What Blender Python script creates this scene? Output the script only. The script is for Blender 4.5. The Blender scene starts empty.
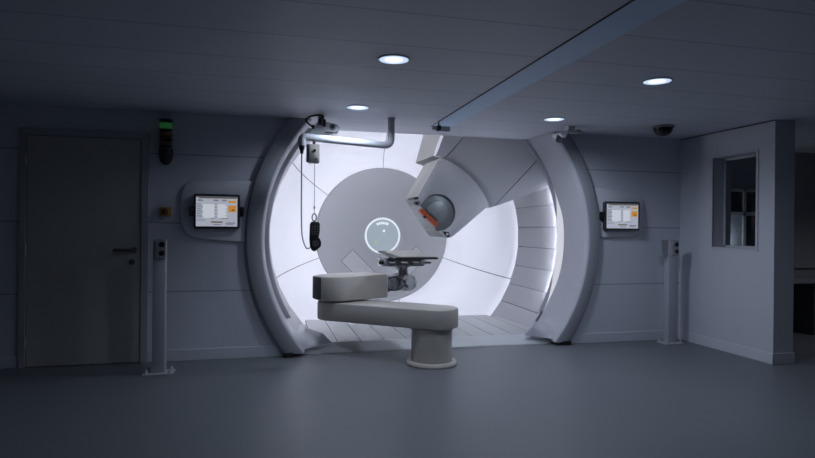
import bpy, bmesh, math, random
from mathutils import Vector, Matrix
random.seed(7)
PI = math.pi
C = bpy.context.scene.collection
sc = bpy.context.scene

# ------------------------------------------------------------------ materials
def mat(name, col, rough=0.5, metal=0.0, var=0.04, bump=0.0, scale=6.0, spec=0.5, coat=0.0):
    m = bpy.data.materials.new(name); m.use_nodes = True
    nt = m.node_tree; b = nt.nodes['Principled BSDF']
    b.inputs['Roughness'].default_value = rough
    b.inputs['Metallic'].default_value = metal
    b.inputs['Specular IOR Level'].default_value = spec
    b.inputs['Coat Weight'].default_value = coat
    tc = nt.nodes.new('ShaderNodeTexCoord')
    n = nt.nodes.new('ShaderNodeTexNoise'); n.inputs['Scale'].default_value = scale; n.inputs['Detail'].default_value = 3
    nt.links.new(tc.outputs['Object'], n.inputs['Vector'])
    mr = nt.nodes.new('ShaderNodeMapRange')
    mr.inputs['To Min'].default_value = 1 - var; mr.inputs['To Max'].default_value = 1 + var
    nt.links.new(n.outputs['Fac'], mr.inputs['Value'])
    vm = nt.nodes.new('ShaderNodeVectorMath'); vm.operation = 'SCALE'
    vm.inputs[0].default_value = col
    nt.links.new(mr.outputs['Result'], vm.inputs['Scale'])
    nt.links.new(vm.outputs['Vector'], b.inputs['Base Color'])
    if bump:
        bp = nt.nodes.new('ShaderNodeBump'); bp.inputs['Strength'].default_value = bump; bp.inputs['Distance'].default_value = 0.01
        nt.links.new(n.outputs['Fac'], bp.inputs['Height']); nt.links.new(bp.outputs['Normal'], b.inputs['Normal'])
    return m

def seam_mat(name, col, axis, offset, period, width, dark=0.45, rough=0.5, var=0.03):
    """paint with regular panel joints (dark narrow lines) across one world axis"""
    m = mat(name, col, rough, var=var, scale=2.5)
    nt = m.node_tree; b = nt.nodes['Principled BSDF']
    src = b.inputs['Base Color'].links[0].from_socket
    g = nt.nodes.new('ShaderNodeNewGeometry'); s = nt.nodes.new('ShaderNodeSeparateXYZ')
    nt.links.new(g.outputs['Position'], s.inputs[0])
    a = nt.nodes.new('ShaderNodeMath'); a.operation = 'SUBTRACT'; a.inputs[1].default_value = offset - width / 2
    nt.links.new(s.outputs[axis], a.inputs[0])
    w = nt.nodes.new('ShaderNodeMath'); w.operation = 'FLOORED_MODULO'; w.inputs[1].default_value = period
    nt.links.new(a.outputs[0], w.inputs[0])
    l = nt.nodes.new('ShaderNodeMath'); l.operation = 'LESS_THAN'; l.inputs[1].default_value = width
    nt.links.new(w.outputs[0], l.inputs[0])
    mx = nt.nodes.new('ShaderNodeMix'); mx.data_type = 'RGBA'
    mx.inputs['B'].default_value = (col[0] * dark, col[1] * dark, col[2] * dark, 1)
    nt.links.new(l.outputs[0], mx.inputs['Factor']); nt.links.new(src, mx.inputs['A'])
    nt.links.new(mx.outputs['Result'], b.inputs['Base Color'])
    return m

def emit(name, col, strength):
    m = bpy.data.materials.new(name); m.use_nodes = True
    b = m.node_tree.nodes['Principled BSDF']
    b.inputs['Base Color'].default_value = (*[c * 0.3 for c in col], 1)
    b.inputs['Emission Color'].default_value = (*col, 1)
    b.inputs['Emission Strength'].default_value = strength
    b.inputs['Roughness'].default_value = 0.4
    return m

def glass(name, tint=(0.9, 0.95, 1.0), rough=0.0):
    m = bpy.data.materials.new(name); m.use_nodes = True
    nt = m.node_tree; b = nt.nodes['Principled BSDF']
    b.inputs['Base Color'].default_value = (*tint, 1); b.inputs['Roughness'].default_value = rough
    b.inputs['Transmission Weight'].default_value = 1.0; b.inputs['IOR'].default_value = 1.15
    return m

M = {}
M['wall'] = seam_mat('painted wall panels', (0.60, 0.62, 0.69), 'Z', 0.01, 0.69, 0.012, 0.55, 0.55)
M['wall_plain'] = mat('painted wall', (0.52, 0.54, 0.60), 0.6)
M['ceil'] = seam_mat('ceiling planks', (0.60, 0.63, 0.71), 'Y', 6.145, 0.5334, 0.016, 0.68, 0.5)
M['strip'] = mat('bluish ceiling strip', (0.62, 0.80, 1.0), 0.5)
M['floor'] = mat('grey rubber floor', (0.15, 0.162, 0.18), 0.45, var=0.06, scale=1.6)
M['base'] = mat('skirting paint', (0.58, 0.60, 0.66), 0.5)
M['door'] = mat('grey beige door leaf', (0.44, 0.44, 0.42), 0.5)
M['doorframe'] = mat('door frame paint', (0.38, 0.39, 0.43), 0.5)
M['rim'] = mat('satin pale grey shell', (0.45, 0.46, 0.51), 0.32, var=0.02, coat=0.15)
M['rimband'] = mat('darker grey rim band', (0.31, 0.32, 0.36), 0.4, var=0.02)
M['plate'] = mat('pale grey wall plate', (0.64, 0.65, 0.71), 0.45)
M['borepanel'] = mat('bore panel lacquer', (0.40, 0.402, 0.43), 0.38, var=0.02)
M['bowl'] = mat('glossy white liner', (0.86, 0.865, 0.90), 0.35, var=0.015, coat=0.2)
M['disc'] = mat('matt grey end plate', (0.28, 0.288, 0.305), 0.5, var=0.03, scale=1.2)
M['hatch'] = mat('matt grey hatch', (0.335, 0.34, 0.355), 0.5, var=0.02)
M['gap'] = mat('dark joint', (0.06, 0.06, 0.07), 0.7)
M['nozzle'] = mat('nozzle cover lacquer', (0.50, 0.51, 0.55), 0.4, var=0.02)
M['nozzle_side'] = mat('warm grey nozzle side', (0.205, 0.205, 0.195), 0.45, var=0.02)
M['drum'] = mat('grey snout metal', (0.27, 0.29, 0.30), 0.4, metal=0.3)
M['drumdark'] = mat('dark snout metal', (0.14, 0.145, 0.15), 0.4, metal=0.4)
M['orange'] = mat('orange red bar', (0.46, 0.085, 0.03), 0.4)
M['platform'] = mat('platform planks', (0.36, 0.37, 0.385), 0.4)
M['riser'] = mat('platform riser', (0.68, 0.69, 0.72), 0.35)
M['arm'] = mat('warm grey robot lacquer', (0.53, 0.495, 0.455), 0.42, var=0.02)
M['armdark'] = mat('dark arm end slab', (0.07, 0.07, 0.075), 0.6)
M['steel'] = mat('machined steel', (0.58, 0.59, 0.61), 0.35, metal=0.3)
M['darksteel'] = mat('dark machined metal', (0.32, 0.32, 0.335), 0.4, metal=0.2)
M['carbon'] = mat('black carbon edge', (0.02, 0.02, 0.022), 0.45)
M['couch'] = mat('tan grey couch skin', (0.40, 0.39, 0.36), 0.5)
M['white'] = mat('off white lacquer', (0.66, 0.67, 0.70), 0.4)
M['tube'] = mat('pale grey tube lacquer', (0.42, 0.435, 0.47), 0.55)
M['beige'] = mat('beige plastic box', (0.42, 0.41, 0.38), 0.5)
M['black'] = mat('black plastic', (0.012, 0.012, 0.014), 0.4)
M['blackgloss'] = mat('black dome plastic', (0.006, 0.006, 0.007), 0.12)
M['key'] = mat('dark grey key', (0.08, 0.08, 0.09), 0.4)
M['cord'] = mat('grey cord', (0.22, 0.22, 0.24), 0.5)
M['frame'] = mat('dark monitor casing', (0.05, 0.052, 0.06), 0.4)
M['post'] = mat('post lacquer', (0.44, 0.45, 0.50), 0.4)
M['terminal'] = mat('terminal plate', (0.36, 0.37, 0.40), 0.4, metal=0.2)
M['green'] = emit('green lens', (0.06, 0.34, 0.10), 0.10)
M['red'] = mat('brown red lens', (0.15, 0.05, 0.035), 0.3)
M['amber'] = mat('dull amber lens', (0.10, 0.065, 0.04), 0.3)
M['yellow'] = mat('dull yellow plastic', (0.42, 0.30, 0.06), 0.5)
M['redknob'] = mat('dark red knob', (0.20, 0.05, 0.03), 0.4)
M['lamp'] = emit('lamp diffuser', (0.60, 0.74, 1.0), 0.95)
M['led'] = emit('cool white led strip', (0.86, 0.885, 1.0), 112.0)
M['led_deep'] = emit('cool white deep led strip', (0.86, 0.885, 1.0), 16.0)
M['bulb'] = emit('white lamp core', (0.88, 0.94, 1.0), 1.3)
M['lipglow'] = emit('painted lip highlight', (0.92, 0.92, 1.0), 0.55)
M['halo'] = emit('glowing ring', (0.86, 0.93, 1.0), 0.62)
M['porthole'] = emit('pale blue porthole glass', (0.33, 0.39, 0.45), 0.7)
M['portglint'] = emit('painted window glints', (0.85, 0.9, 0.95), 0.7)
M['portgreen'] = emit('pale green mark', (0.45, 0.65, 0.35), 0.5)
M['scr'] = emit('screen white', (0.60, 0.64, 0.76), 0.55)
M['scrpale'] = emit('screen pale field', (0.78, 0.82, 0.92), 0.62)
M['scrtext'] = emit('screen grey text', (0.20, 0.23, 0.30), 0.4)
M['scrorange'] = emit('screen orange', (0.85, 0.36, 0.06), 0.55)
M['scrdark'] = emit('screen olive bar', (0.25, 0.18, 0.07), 0.4)
M['glass'] = glass('window glass', (0.75, 0.8, 0.85))
M['winframe'] = mat('window frame paint', (0.50, 0.51, 0.55), 0.45)
M['pane'] = mat('night glass', (0.03, 0.035, 0.045), 0.15)
M['glowpane'] = mat('glow catching pane', (0.45, 0.48, 0.54), 0.5)
M['desk'] = mat('desk laminate', (0.22, 0.22, 0.24), 0.5)
M['deskdark'] = mat('dark desk side', (0.14, 0.14, 0.15), 0.6)
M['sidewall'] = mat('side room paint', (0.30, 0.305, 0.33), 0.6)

# ------------------------------------------------------------------ mesh helpers
def obj(name, bm, m, parent=None, smooth=None, label=None):
    bmesh.ops.recalc_face_normals(bm, faces=bm.faces)
    me = bpy.data.meshes.new(name); bm.to_mesh(me); bm.free()
    for x in (m if isinstance(m, (list, tuple)) else [m]): me.materials.append(x)
    if smooth is not None:
        for p in me.polygons: p.use_smooth = True
        me.set_sharp_from_angle(angle=math.radians(smooth))
    o = bpy.data.objects.new(name, me); C.objects.link(o)
    if parent is not None:
        o.parent = parent
        o.matrix_parent_inverse = Matrix.Translation(-parent.location)   # meshes are written in world coordinates
    if label: o['label'] = label
    return o

def thing(name, label, cat, loc=(0, 0, 0), group=None):
    o = bpy.data.objects.new(name, None); C.objects.link(o)
    o.location = loc; o.empty_display_size = 0.1
    o['label'] = label; o['category'] = cat
    if group: o['group'] = group
    return o

def tag(o, label, cat, group=None):
    o['label'] = label; o['category'] = cat
    if group: o['group'] = group
    return o

def struct(o, label=None):
    o['kind'] = 'structure'
    if label: o['label'] = label
    return o

def new(): return bmesh.new()

def box(bm, x0, x1, y0, y1, z0, z1, mi=0, bev=0.0, rot=None, seg=2):
    """axis box; rot = (angle about z, centre)"""
    r = bmesh.ops.create_cube(bm, size=1.0)
    vs = r['verts']
    for v in vs:
        v.co = Vector(((x0 + x1) / 2 + v.co.x * (x1 - x0), (y0 + y1) / 2 + v.co.y * (y1 - y0), (z0 + z1) / 2 + v.co.z * (z1 - z0)))
    fs = list({f for v in vs for f in v.link_faces})
    for f in fs: f.material_index = mi
    if bev:
        es = list({e for v in vs for e in v.link_edges})
        rr = bmesh.ops.bevel(bm, geom=es, offset=bev, segments=seg, affect='EDGES', profile=0.5)
        for f in rr['faces']: f.material_index = mi
        vs = list({v for f in rr['faces'] for v in f.verts} | {v for v in vs if v.is_valid})
    if rot:
        a, c = rot
        bmesh.ops.rotate(bm, verts=[v for v in vs if v.is_valid], cent=c, matrix=Matrix.Rotation(a, 3, 'Z'))
    return vs

def frame_of(d):
    d = d.normalized()
    up = Vector((0, 0, 1)) if abs(d.z) < 0.95 else Vector((1, 0, 0))
    a = d.cross(up).normalized(); b = a.cross(d).normalized()
    return a, b

def cyl(bm, p0, p1, r0, r1=None, n=24, mi=0, cap=True):
    r1 = r0 if r1 is None else r1
    p0, p1 = Vector(p0), Vector(p1); a, b = frame_of(p1 - p0)
    R0 = [bm.verts.new(p0 + (a * math.cos(2 * PI * i / n) + b * math.sin(2 * PI * i / n)) * r0) for i in range(n)]
    R1 = [bm.verts.new(p1 + (a * math.cos(2 * PI * i / n) + b * math.sin(2 * PI * i / n)) * r1) for i in range(n)]
    for i in range(n):
        f = bm.faces.new((R0[i], R0[(i + 1) % n], R1[(i + 1) % n], R1[i])); f.material_index = mi
    if cap:
        for R in (R0, R1):
            f = bm.faces.new(R); f.material_index = mi

def lathe(bm, prof, c=(0, 0, 0), axis='Z', n=48, mi=0, a0=0.0, a1=2 * PI):
    """prof: list of (radius, height) revolved about an axis through c"""
    full = abs(a1 - a0 - 2 * PI) < 1e-6
    k = n if full else n + 1
    rings = []
    for i in range(k):
        a = a0 + (a1 - a0) * i / n
        row = []
        for r, h in prof:
            if axis == 'Z': co = Vector((c[0] + r * math.cos(a), c[1] + r * math.sin(a), c[2] + h))
            elif axis == 'Y': co = Vector((c[0] + r * math.cos(a), c[1] + h, c[2] + r * math.sin(a)))
            else: co = Vector((c[0] + h, c[1] + r * math.cos(a), c[2] + r * math.sin(a)))
            row.append(bm.verts.new(co))
        rings.append(row)
    for i in range(n):
        A, B = rings[i], rings[(i + 1) % k]
        for j in range(len(prof) - 1):
            f = bm.faces.new((A[j], B[j], B[j + 1], A[j + 1])); f.material_index = mi
    bmesh.ops.remove_doubles(bm, verts=[v for r in rings for v in r], dist=1e-5)

def path_tube(bm, pts, r, n=12, mi=0, cap=True):
    pts = [Vector(p) for p in pts]
    a, b = frame_of(pts[1] - pts[0]); prev = (pts[1] - pts[0]).normalized(); rows = []
    for i, p in enumerate(pts):
        d = (pts[min(i + 1, len(pts) - 1)] - pts[max(i - 1, 0)]).normalized()
        q = prev.rotation_difference(d); a = q @ a; b = q @ b; prev = d
        rows.append([bm.verts.new(p + (a * math.cos(2 * PI * k / n) + b * math.sin(2 * PI * k / n)) * r) for k in range(n)])
    for i in range(len(rows) - 1):
        for k in range(n):
            f = bm.faces.new((rows[i][k], rows[i][(k + 1) % n], rows[i + 1][(k + 1) % n], rows[i + 1][k])); f.material_index = mi
    if cap:
        for R in (rows[0], rows[-1]):
            f = bm.faces.new(R); f.material_index = mi

def fillet(pts, rad, n=8):
    """round the corners of a polyline"""
    pts = [Vector(p) for p in pts]; out = [pts[0]]
    for i in range(1, len(pts) - 1):
        p, a, b = pts[i], pts[i - 1], pts[i + 1]
        r = min(rad, (a - p).length * .45, (b - p).length * .45)
        s, e = p + (a - p).normalized() * r, p + (b - p).normalized() * r
        for k in range(n + 1):
            t = k / n; out.append(s * (1 - t) ** 2 + p * 2 * t * (1 - t) + e * t * t)
    out.append(pts[-1]); return out

def smooth_path(pts, n=10):
    pts = [Vector(p) for p in pts]; out = []
    for i in range(len(pts) - 1):
        p0, p1, p2, p3 = pts[max(i - 1, 0)], pts[i], pts[i + 1], pts[min(i + 2, len(pts) - 1)]
        for k in range(n):
            t = k / n
            out.append(0.5 * ((2 * p1) + (-p0 + p2) * t + (2 * p0 - 5 * p1 + 4 * p2 - p3) * t * t + (-p0 + 3 * p1 - 3 * p2 + p3) * t ** 3))
    out.append(pts[-1]); return out

def prism(bm, pts, d0, d1, plane='XZ', bev=0.0, mi=0, seg=2):
    """2-D outline extruded; XZ -> along Y, XY -> along Z, YZ -> along X"""
    def co(p, d):
        return Vector((p[0], d, p[1])) if plane == 'XZ' else Vector((p[0], p[1], d)) if plane == 'XY' else Vector((d, p[0], p[1]))
    A = [bm.verts.new(co(p, d0)) for p in pts]; B = [bm.verts.new(co(p, d1)) for p in pts]; n = len(pts)
    fs = [bm.faces.new(A), bm.faces.new(B)]
    sides = []
    for i in range(n): sides.append(bm.faces.new((A[i], A[(i + 1) % n], B[(i + 1) % n], B[i])))
    for f in fs + sides: f.material_index = mi
    if bev:
        es = list(fs[0].edges) + list(fs[1].edges)
        bmesh.ops.recalc_face_normals(bm, faces=fs + sides)
        rr = bmesh.ops.bevel(bm, geom=es, offset=bev, segments=seg, affect='EDGES', profile=0.5)
        for f in rr['faces']: f.material_index = mi

def arc(cx, cz, r, a0, a1, n=24):
    return [(cx + r * math.cos(a0 + (a1 - a0) * i / n), cz + r * math.sin(a0 + (a1 - a0) * i / n)) for i in range(n + 1)]

def rrect(x0, x1, z0, z1, r, n=6):
    p = []
    for cx, cz, a in ((x1 - r, z1 - r, 0), (x0 + r, z1 - r, PI / 2), (x0 + r, z0 + r, PI), (x1 - r, z0 + r, 3 * PI / 2)):
        p += arc(cx, cz, r, a, a + PI / 2, n)
    return p

def clip(bm, co, no):
    bmesh.ops.bisect_plane(bm, geom=bm.verts[:] + bm.edges[:] + bm.faces[:], plane_co=co, plane_no=no, clear_outer=True)
    es = [e for e in bm.edges if e.is_boundary]
    if es: bmesh.ops.holes_fill(bm, edges=es, sides=0)

def sstep(t):
    t = max(0.0, min(1.0, t)); return t * t * (3 - 2 * t)

# ------------------------------------------------------------------ the place
H = 2.5            # ceiling height
YW = 6.145         # back wall
XC, ZC = 1.83, 1.245   # gantry axis
XR = 5.027         # right wall
XL, XFAR, YB = -4.0, 9.0, -2.2

bm = new(); box(bm, XL, XFAR, YB, YW + 1.0, -0.15, 0.0)
struct(obj('floor', bm, M['floor']))

bm = new()
hw = math.sqrt(1.87 ** 2 - (H - ZC) ** 2)
prism(bm, [(XL, YB), (XFAR, YB), (XFAR, 6.75), (5.03, 6.75), (5.03, 6.2), (XC + hw + .1, 6.2), (XC + hw - 0.02, 6.72), (XC - hw + 0.02, 6.72), (XC - hw - .1, 6.2), (XL, 6.2)], H, H + 0.12, 'XY')
struct(obj('ceiling', bm, M['ceil']))
bm = new(); prism(bm, [(1.755, 2.2), (2.00, 2.2), (2.0, 6.14), (1.775, 6.14)], H - 0.006, H + 0.004, 'XY')
struct(obj('trim_1', bm, M['strip']), 'pale blue strip set in the ceiling')
bm = new(); prism(bm, [(1.745, 2.2), (1.757, 2.2), (1.777, 6.14), (1.765, 6.14)], H - 0.005, H + 0.004, 'XY')
struct(obj('trim_2', bm, M['gap']), 'dark joint along the ceiling strip')

# back wall: two pieces either side of the round opening
RW = 1.97
bm = new()
zb = 0.0
aL0 = math.acos((H - ZC) / RW); 
def wall_piece(bm, side):
    a0 = math.asin((H - ZC) / RW); a1 = math.asin((0 - ZC) / RW)
    pts = arc(XC, ZC, RW, a0, a1, 40)
    if side < 0: pts = [(2 * XC - x, z) for x, z in pts]; edge = XL
    else: edge = XR + 0.02
    pts += [(edge, 0.0), (edge, H)]
    prism(bm, pts, YW, YW + 0.12, 'XZ')
wall_piece(bm, -1); wall_piece(bm, 1)
struct(obj('wall_back', bm, M['wall']))

bm = new(); box(bm, XL - 0.1, XL, YB, YW, 0, H); struct(obj('wall_left', bm, M['wall']))
bm = new(); box(bm, XL, XFAR, YB - 0.1, YB, 0, H); struct(obj('wall_front', bm, M['wall_plain']))
# right wall stub with the window opening
WY0, WY1, WZ0, WZ1 = 4.995, 5.60, 1.172, 2.20
XT, YE = XR + 0.25, 4.77
bm = new()
box(bm, XR, XT, YE, WY0, 0, H); box(bm, XR, XT, WY1, YW + 0.5, 0, H)
box(bm, XR, XT, WY0, WY1, 0, WZ0); box(bm, XR, XT, WY0, WY1, WZ1, H)
bmesh.ops.remove_doubles(bm, verts=bm.verts, dist=1e-5)
struct(obj('wall_right', bm, M['wall_plain']))
bm = new(); box(bm, XR - 0.004, XR + .01, YE, YW, H - 0.012, H)
struct(obj('trim_3', bm, M['gap']), 'dark joint above the right wall')
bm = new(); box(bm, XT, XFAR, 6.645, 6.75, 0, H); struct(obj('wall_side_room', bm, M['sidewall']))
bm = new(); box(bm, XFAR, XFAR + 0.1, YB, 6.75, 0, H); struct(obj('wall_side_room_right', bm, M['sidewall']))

# skirtings
def skirt(name, segs):
    bm = new()
    for s in segs: box(bm, *s, bev=0.004)
    return struct(obj(name, bm, M['base']))
skirt('baseboard_back', [(XL, -2.28, YW - 0.012, YW, 0, 0.115), (-1.14, XC - 1.64, YW - 0.012, YW, 0, 0.115), (XC + 1.64, XR, YW - 0.012, YW, 0, 0.115)])
skirt('baseboard_right', [(XR - 0.012, XR, YE - 0.012, YW, 0, 0.115), (XR - 0.012, XT + 0.012, YE - 0.012, YE, 0, 0.115)])
skirt('baseboard_side_room', [(XT, XFAR, 6.63, 6.645, 0, 0.11)])

# window in the right wall
wf = None
bm = new()
xg = XR + 0.17; t = 0.022
box(bm, xg - 0.02, xg + 0.02, WY0, WY0 + t, WZ0, WZ1); box(bm, xg - 0.02, xg + 0.02, WY1 - t, WY1, WZ0, WZ1)
box(bm, xg - 0.02, xg + 0.02, WY0, WY1, WZ0, WZ0 + t); box(bm, xg - 0.02, xg + 0.02, WY0, WY1, WZ1 - t, WZ1)
c = 0.028      # flush casing round the opening
box(bm, XR - 0.008, XR + .01, WY0 - c, WY0, WZ0 - c, WZ1 + c); box(bm, XR - 0.008, XR + .01, WY1, WY1 + c, WZ0 - c, WZ1 + c)
box(bm, XR - 0.008, XR + .01, WY0, WY1, WZ0 - c, WZ0); box(bm, XR - 0.008, XR + .01, WY0, WY1, WZ1, WZ1 + c)
w1 = struct(obj('window_1', bm, M['winframe']), 'tall narrow window in the right wall')
bm = new(); box(bm, xg - 0.003, xg + 0.003, WY0 + t, WY1 - t, WZ0 + t, WZ1 - t)
obj('pane', bm, M['glass'], w1)

# window of the side room, seen through the first one
bm = new()
yw = 6.645
for x0, x1, z0, z1 in ((6.10, 6.14, 1.05, 1.95), (6.445, 6.49, 1.05, 1.95), (6.80, 6.84, 1.05, 1.95), (6.10, 6.84, 1.05, 1.09), (6.10, 6.84, 1.575, 1.625), (6.10, 6.84, 1.91, 1.95)):
    box(bm, x0, x1, yw - 0.03, yw, z0, z1)
w2 = struct(obj('window_2', bm, M['winframe']), 'cross barred window of the side room')
bm = new(); box(bm, 6.14, 6.80, yw - 0.012, yw - 0.004, 1.62, 1.91); box(bm, 6.49, 6.8, yw - 0.012, yw - 0.004, 1.09, 1.58); obj('pane', bm, M['pane'], w2)
bm = new(); box(bm, 6.14, 6.445, yw - 0.012, yw - 0.004, 1.09, 1.575); obj('pane', bm, M['glowpane'], w2, label='pale glow catching pane')  # last pane made pale so the added point light shows as a glow

# door on the left
dx0, dx1, dz = -2.275, -1.142, 2.27
bm = new(); fw = 0.055
box(bm, dx0, dx0 + fw, YW - 0.03, YW, 0, dz, bev=0.004); box(bm, dx1 - fw - 0.012, dx1, YW - 0.03, YW, 0, dz, bev=0.004); box(bm, dx0 + fw, dx1 - fw, YW - 0.03, YW, dz - fw, dz, bev=0.004)
d1 = struct(obj('door_1', bm, M['doorframe']), 'plain grey beige door in the left part of the back wall')
bm = new(); box(bm, dx0 + fw + 0.005, dx1 - fw - 0.017, YW - 0.016, YW - 0.002, 0.008, dz - fw - 0.005, bev=0.003); leaf = obj('leaf', bm, M['door'], d1)
bm = new()
cyl(bm, (-1.275, YW - 0.016, 1.118), (-1.275, YW - 0.03, 1.118), 0.028)
path_tube(bm, fillet([(-1.275, YW - 0.03, 1.118), (-1.275, YW - 0.075, 1.118), (-1.45, YW - 0.075, 1.118)], 0.03), 0.017)
obj('handle', bm, M['key'], leaf, smooth=40)
bm = new(); cyl(bm, (-1.29, YW - 0.016, 1.0), (-1.29, YW - 0.03, 1.0), 0.026); cyl(bm, (-1.29, YW - 0.03, 1.0), (-1.29, YW - 0.034, 1.0), 0.01)
obj('lock', bm, M['key'], leaf, smooth=40)
bm = new()
for z in (0.25, 1.12, 1.98): cyl(bm, (dx0 + fw + 0.004, YW - 0.034, z - 0.05), (dx0 + fw + 0.004, YW - 0.034, z + 0.05), 0.009, n=12)
obj('hinge', bm, M['steel'], d1, smooth=40)

# ------------------------------------------------------------------ raised floor inside the bore
bm = new()
px0, px1 = XC - 1.6, XC + 1.6
y0, y1, zt = 6.245, 7.855, 0.10
def hwY(y):      # half width of the platform inside the bore
    r = 1.87 - (y - 6.765) / 1.085 * 0.075 if y > 6.75 else 1.85
    return math.sqrt(max(0.01, r * r - (ZC - zt) ** 2)) + 0.05
xs = [XC - 1.63] + [0.77 - 0.263 * 2 + 0.263 * i for i in range(0, 13)] + [XC + 1.63]
g = 0.005
for i in range(len(xs) - 1):
    a, b = xs[i] + g, xs[i + 1] - g
    # trim the far end of the outer planks to the cylinder
    m_ = max(abs(a - XC), abs(b - XC))
    ye = y1
    while ye > 6.3 and hwY(ye) < m_ - 0.12: ye -= 0.05
    box(bm, a, b, y0 + 0.062, ye, zt - 0.03, zt, mi=0)
box(bm, px0, px1, y0 + 0.07, y1 - 0.3, 0.0, zt - 0.03, mi=1)
box(bm, XC - 1.25, XC + 1.25, y0 + 0.07, y1 - 0.02, zt - 0.08, zt - 0.012, mi=1)
struct(obj('floor_platform', bm, [M['platform'], M['gap']]), 'raised plank floor inside the round opening')
bm = new(); prism(bm, [(y0 - 0.05, 0.0), (y0 - 0.045, 0.012), (y0 + 0.045, zt), (y0 + 0.06, zt), (y0 + 0.06, 0.0)], XC - 1.62, XC + 1.62, 'YZ')
struct(obj('trim_4', bm, M['riser']), 'pale front face of the raised floor')

# ------------------------------------------------------------------ rims of the opening
def rim_profile(a):
    z = ZC + 1.9 * math.sin(a)
    toe = sstep((0.24 - z) / 0.24)
    ye = 6.12 + 0.555 * (1 - 0.85 * toe)
    re = 1.855 - 0.20 * toe
    P = [(2.04, 6.15), (2.04, 6.095), (2.033, 6.076), (2.015, 6.067), (1.96, 6.062), (1.895, 6.058), (1.882, 6.064), (1.868, 6.082), (1.86, 6.12)]
    n = 10
    for i in range(1, n + 1):
        t = i / n; P.append((1.858 + (re - 1.858) * (t ** 1.1), 6.12 + (ye - 6.12) * t))
    P += [(re - 0.036, ye + 0.006), (re - 0.05, ye + 0.018), (re - 0.05, ye + 0.028), (re - 0.036, ye + 0.036), (re + 0.02, ye + 0.036), (re + 0.05, ye + 0.02), (1.98, 6.3), (2.04, 6.2)]
    return P
def make_rim(side, label):
    bm = new(); n = 110
    a0, a1 = (PI / 2 + .2, 3 * PI / 2 - .2) if side < 0 else (-PI / 2 + .2, PI / 2 - .2)
    rows = []
    for i in range(n + 1):
        a = a0 + (a1 - a0) * i / n
        rows.append([bm.verts.new((XC + r * math.cos(a), y, ZC + r * math.sin(a))) for r, y in rim_profile(a)])
    k = len(rows[0])
    for i in range(n):
        for j in range(k):
            bm.faces.new((rows[i][j], rows[i + 1][j], rows[i + 1][(j + 1) % k], rows[i][(j + 1) % k])).material_index = 1 if j < 6 else 0  # front face band takes the darker tone
    bm.faces.new(rows[0]); bm.faces.new(rows[-1])
    bmesh.ops.recalc_face_normals(bm, faces=bm.faces)
    clip(bm, (0, 0, H - 0.003), (0, 0, 1))
    s = Vector((0, -0.13, 0.27)).normalized()   # lower cut rises towards the platform
    clip(bm, (0, 6.03, 0.025), (0, math.sin(math.radians(24)), -math.cos(math.radians(24))))
    t = thing('gantry_rim', label, 'gantry rim', (XC + side * 1.95, 6.1, 0.0), 'curved rims of the round opening')
    obj('shell', bm, [M['rim'], M['rimband']], t, smooth=38)
    bm = new(); b0, b1 = (-42, 80) if side > 0 else (100, 222)
    lathe(bm, [(1.90, 6.17), (1.895, 6.74)], (XC, 0, ZC), 'Y', 60, 0, math.radians(b0), math.radians(b1)); clip(bm, (0, 0, H - 0.003), (0, 0, 1)); obj('inner_sleeve', bm, M['rim'], t, smooth=40)
    bm = new(); x = XC + side * 1.6
    box(bm, x - 0.05, x + 0.05, 6.05, 6.14, 0.0, 0.05, bev=0.006)
    obj('foot', bm, M['black'], t, label='black foot under the shell')
    return t
rim_l = make_rim(-1, 'pale grey curved rim flaring along the left side of the round opening')
rim_r = make_rim(1, 'pale grey curved rim flaring along the right side of the round opening')

# ------------------------------------------------------------------ the rotating gantry
gan = thing('treatment_gantry', 'white drum shaped treatment gantry bore with wedge nozzle and round end plate', 'gantry', (XC, 7.6, 0.13))
NP = 40
for i in range(NP):
    a0, a1 = math.radians(-4.5 + 9 * i), math.radians(-4.5 + 9 * (i + 1))
    am = (a0 + a1) / 2
    if ZC + 1.75 * math.sin(am) < 0.0: continue
    bm = new(); e = 0.0035
    def ring(r, y, th):
        return [Vector((XC + r * math.cos(a), y, ZC + r * math.sin(a))) for a in (a0 + e / r, a1 - e / r)]
    f0, f1 = ring(1.875, 6.765, 0), ring(1.795, 7.85, 0); b0, b1 = ring(1.905, 6.765, 0), ring(1.825, 7.85, 0)
    V = [bm.verts.new(v) for v in f0 + f1 + b0 + b1]
    for q in ((0, 1, 3, 2), (4, 6, 7, 5), (0, 4, 5, 1), (2, 3, 7, 6), (0, 2, 6, 4), (1, 5, 7, 3)): bm.faces.new([V[x] for x in q])
    clip(bm, (0, 0, 0.02), (0, 0, -1))
    if len(bm.faces) > 3: obj('bore_panel', bm, M['borepanel'], gan)
    else: bm.free()
# dark backing shell behind the joints
bm = new(); lathe(bm, [(1.915, 6.76), (1.865, 7.84), (1.80, 7.855)], (XC, 0, ZC), 'Y', 80); obj('bore_shell', bm, M['gap'], gan, smooth=30, label='dark shell behind the panel joints')
# white bowl in six sectors
prof = []
for i in range(25):
    t = i / 24
    y = 7.87 + 1.26 * math.sin(t * PI / 2); r = 1.09 + 0.775 * math.cos(t * PI / 2)
    prof.append((r, y))
for k in range(-1, 6):
    aa, ab = math.radians(-20 + 55 * k), math.radians(-20 + 55 * (k + 1))
    if k == 5: ab = math.radians(-75 + 360)
    if ab - aa < 0.01: continue
    bm = new(); e = 0.0035
    lathe(bm, prof, (XC, 0, ZC), 'Y', 22, 0, aa + e, ab - e)
    bmesh.ops.solidify(bm, geom=bm.faces[:], thickness=0.02)
    obj('bowl_panel', bm, M['bowl'], gan, smooth=35)
bm = new(); lathe(bm, [(r + 0.03, y + 0.03) for r, y in prof], (XC, 0, ZC), 'Y', 72); obj('bowl_shell', bm, M['gap'], gan, smooth=30, label='dark shell behind the white bowl')
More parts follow.
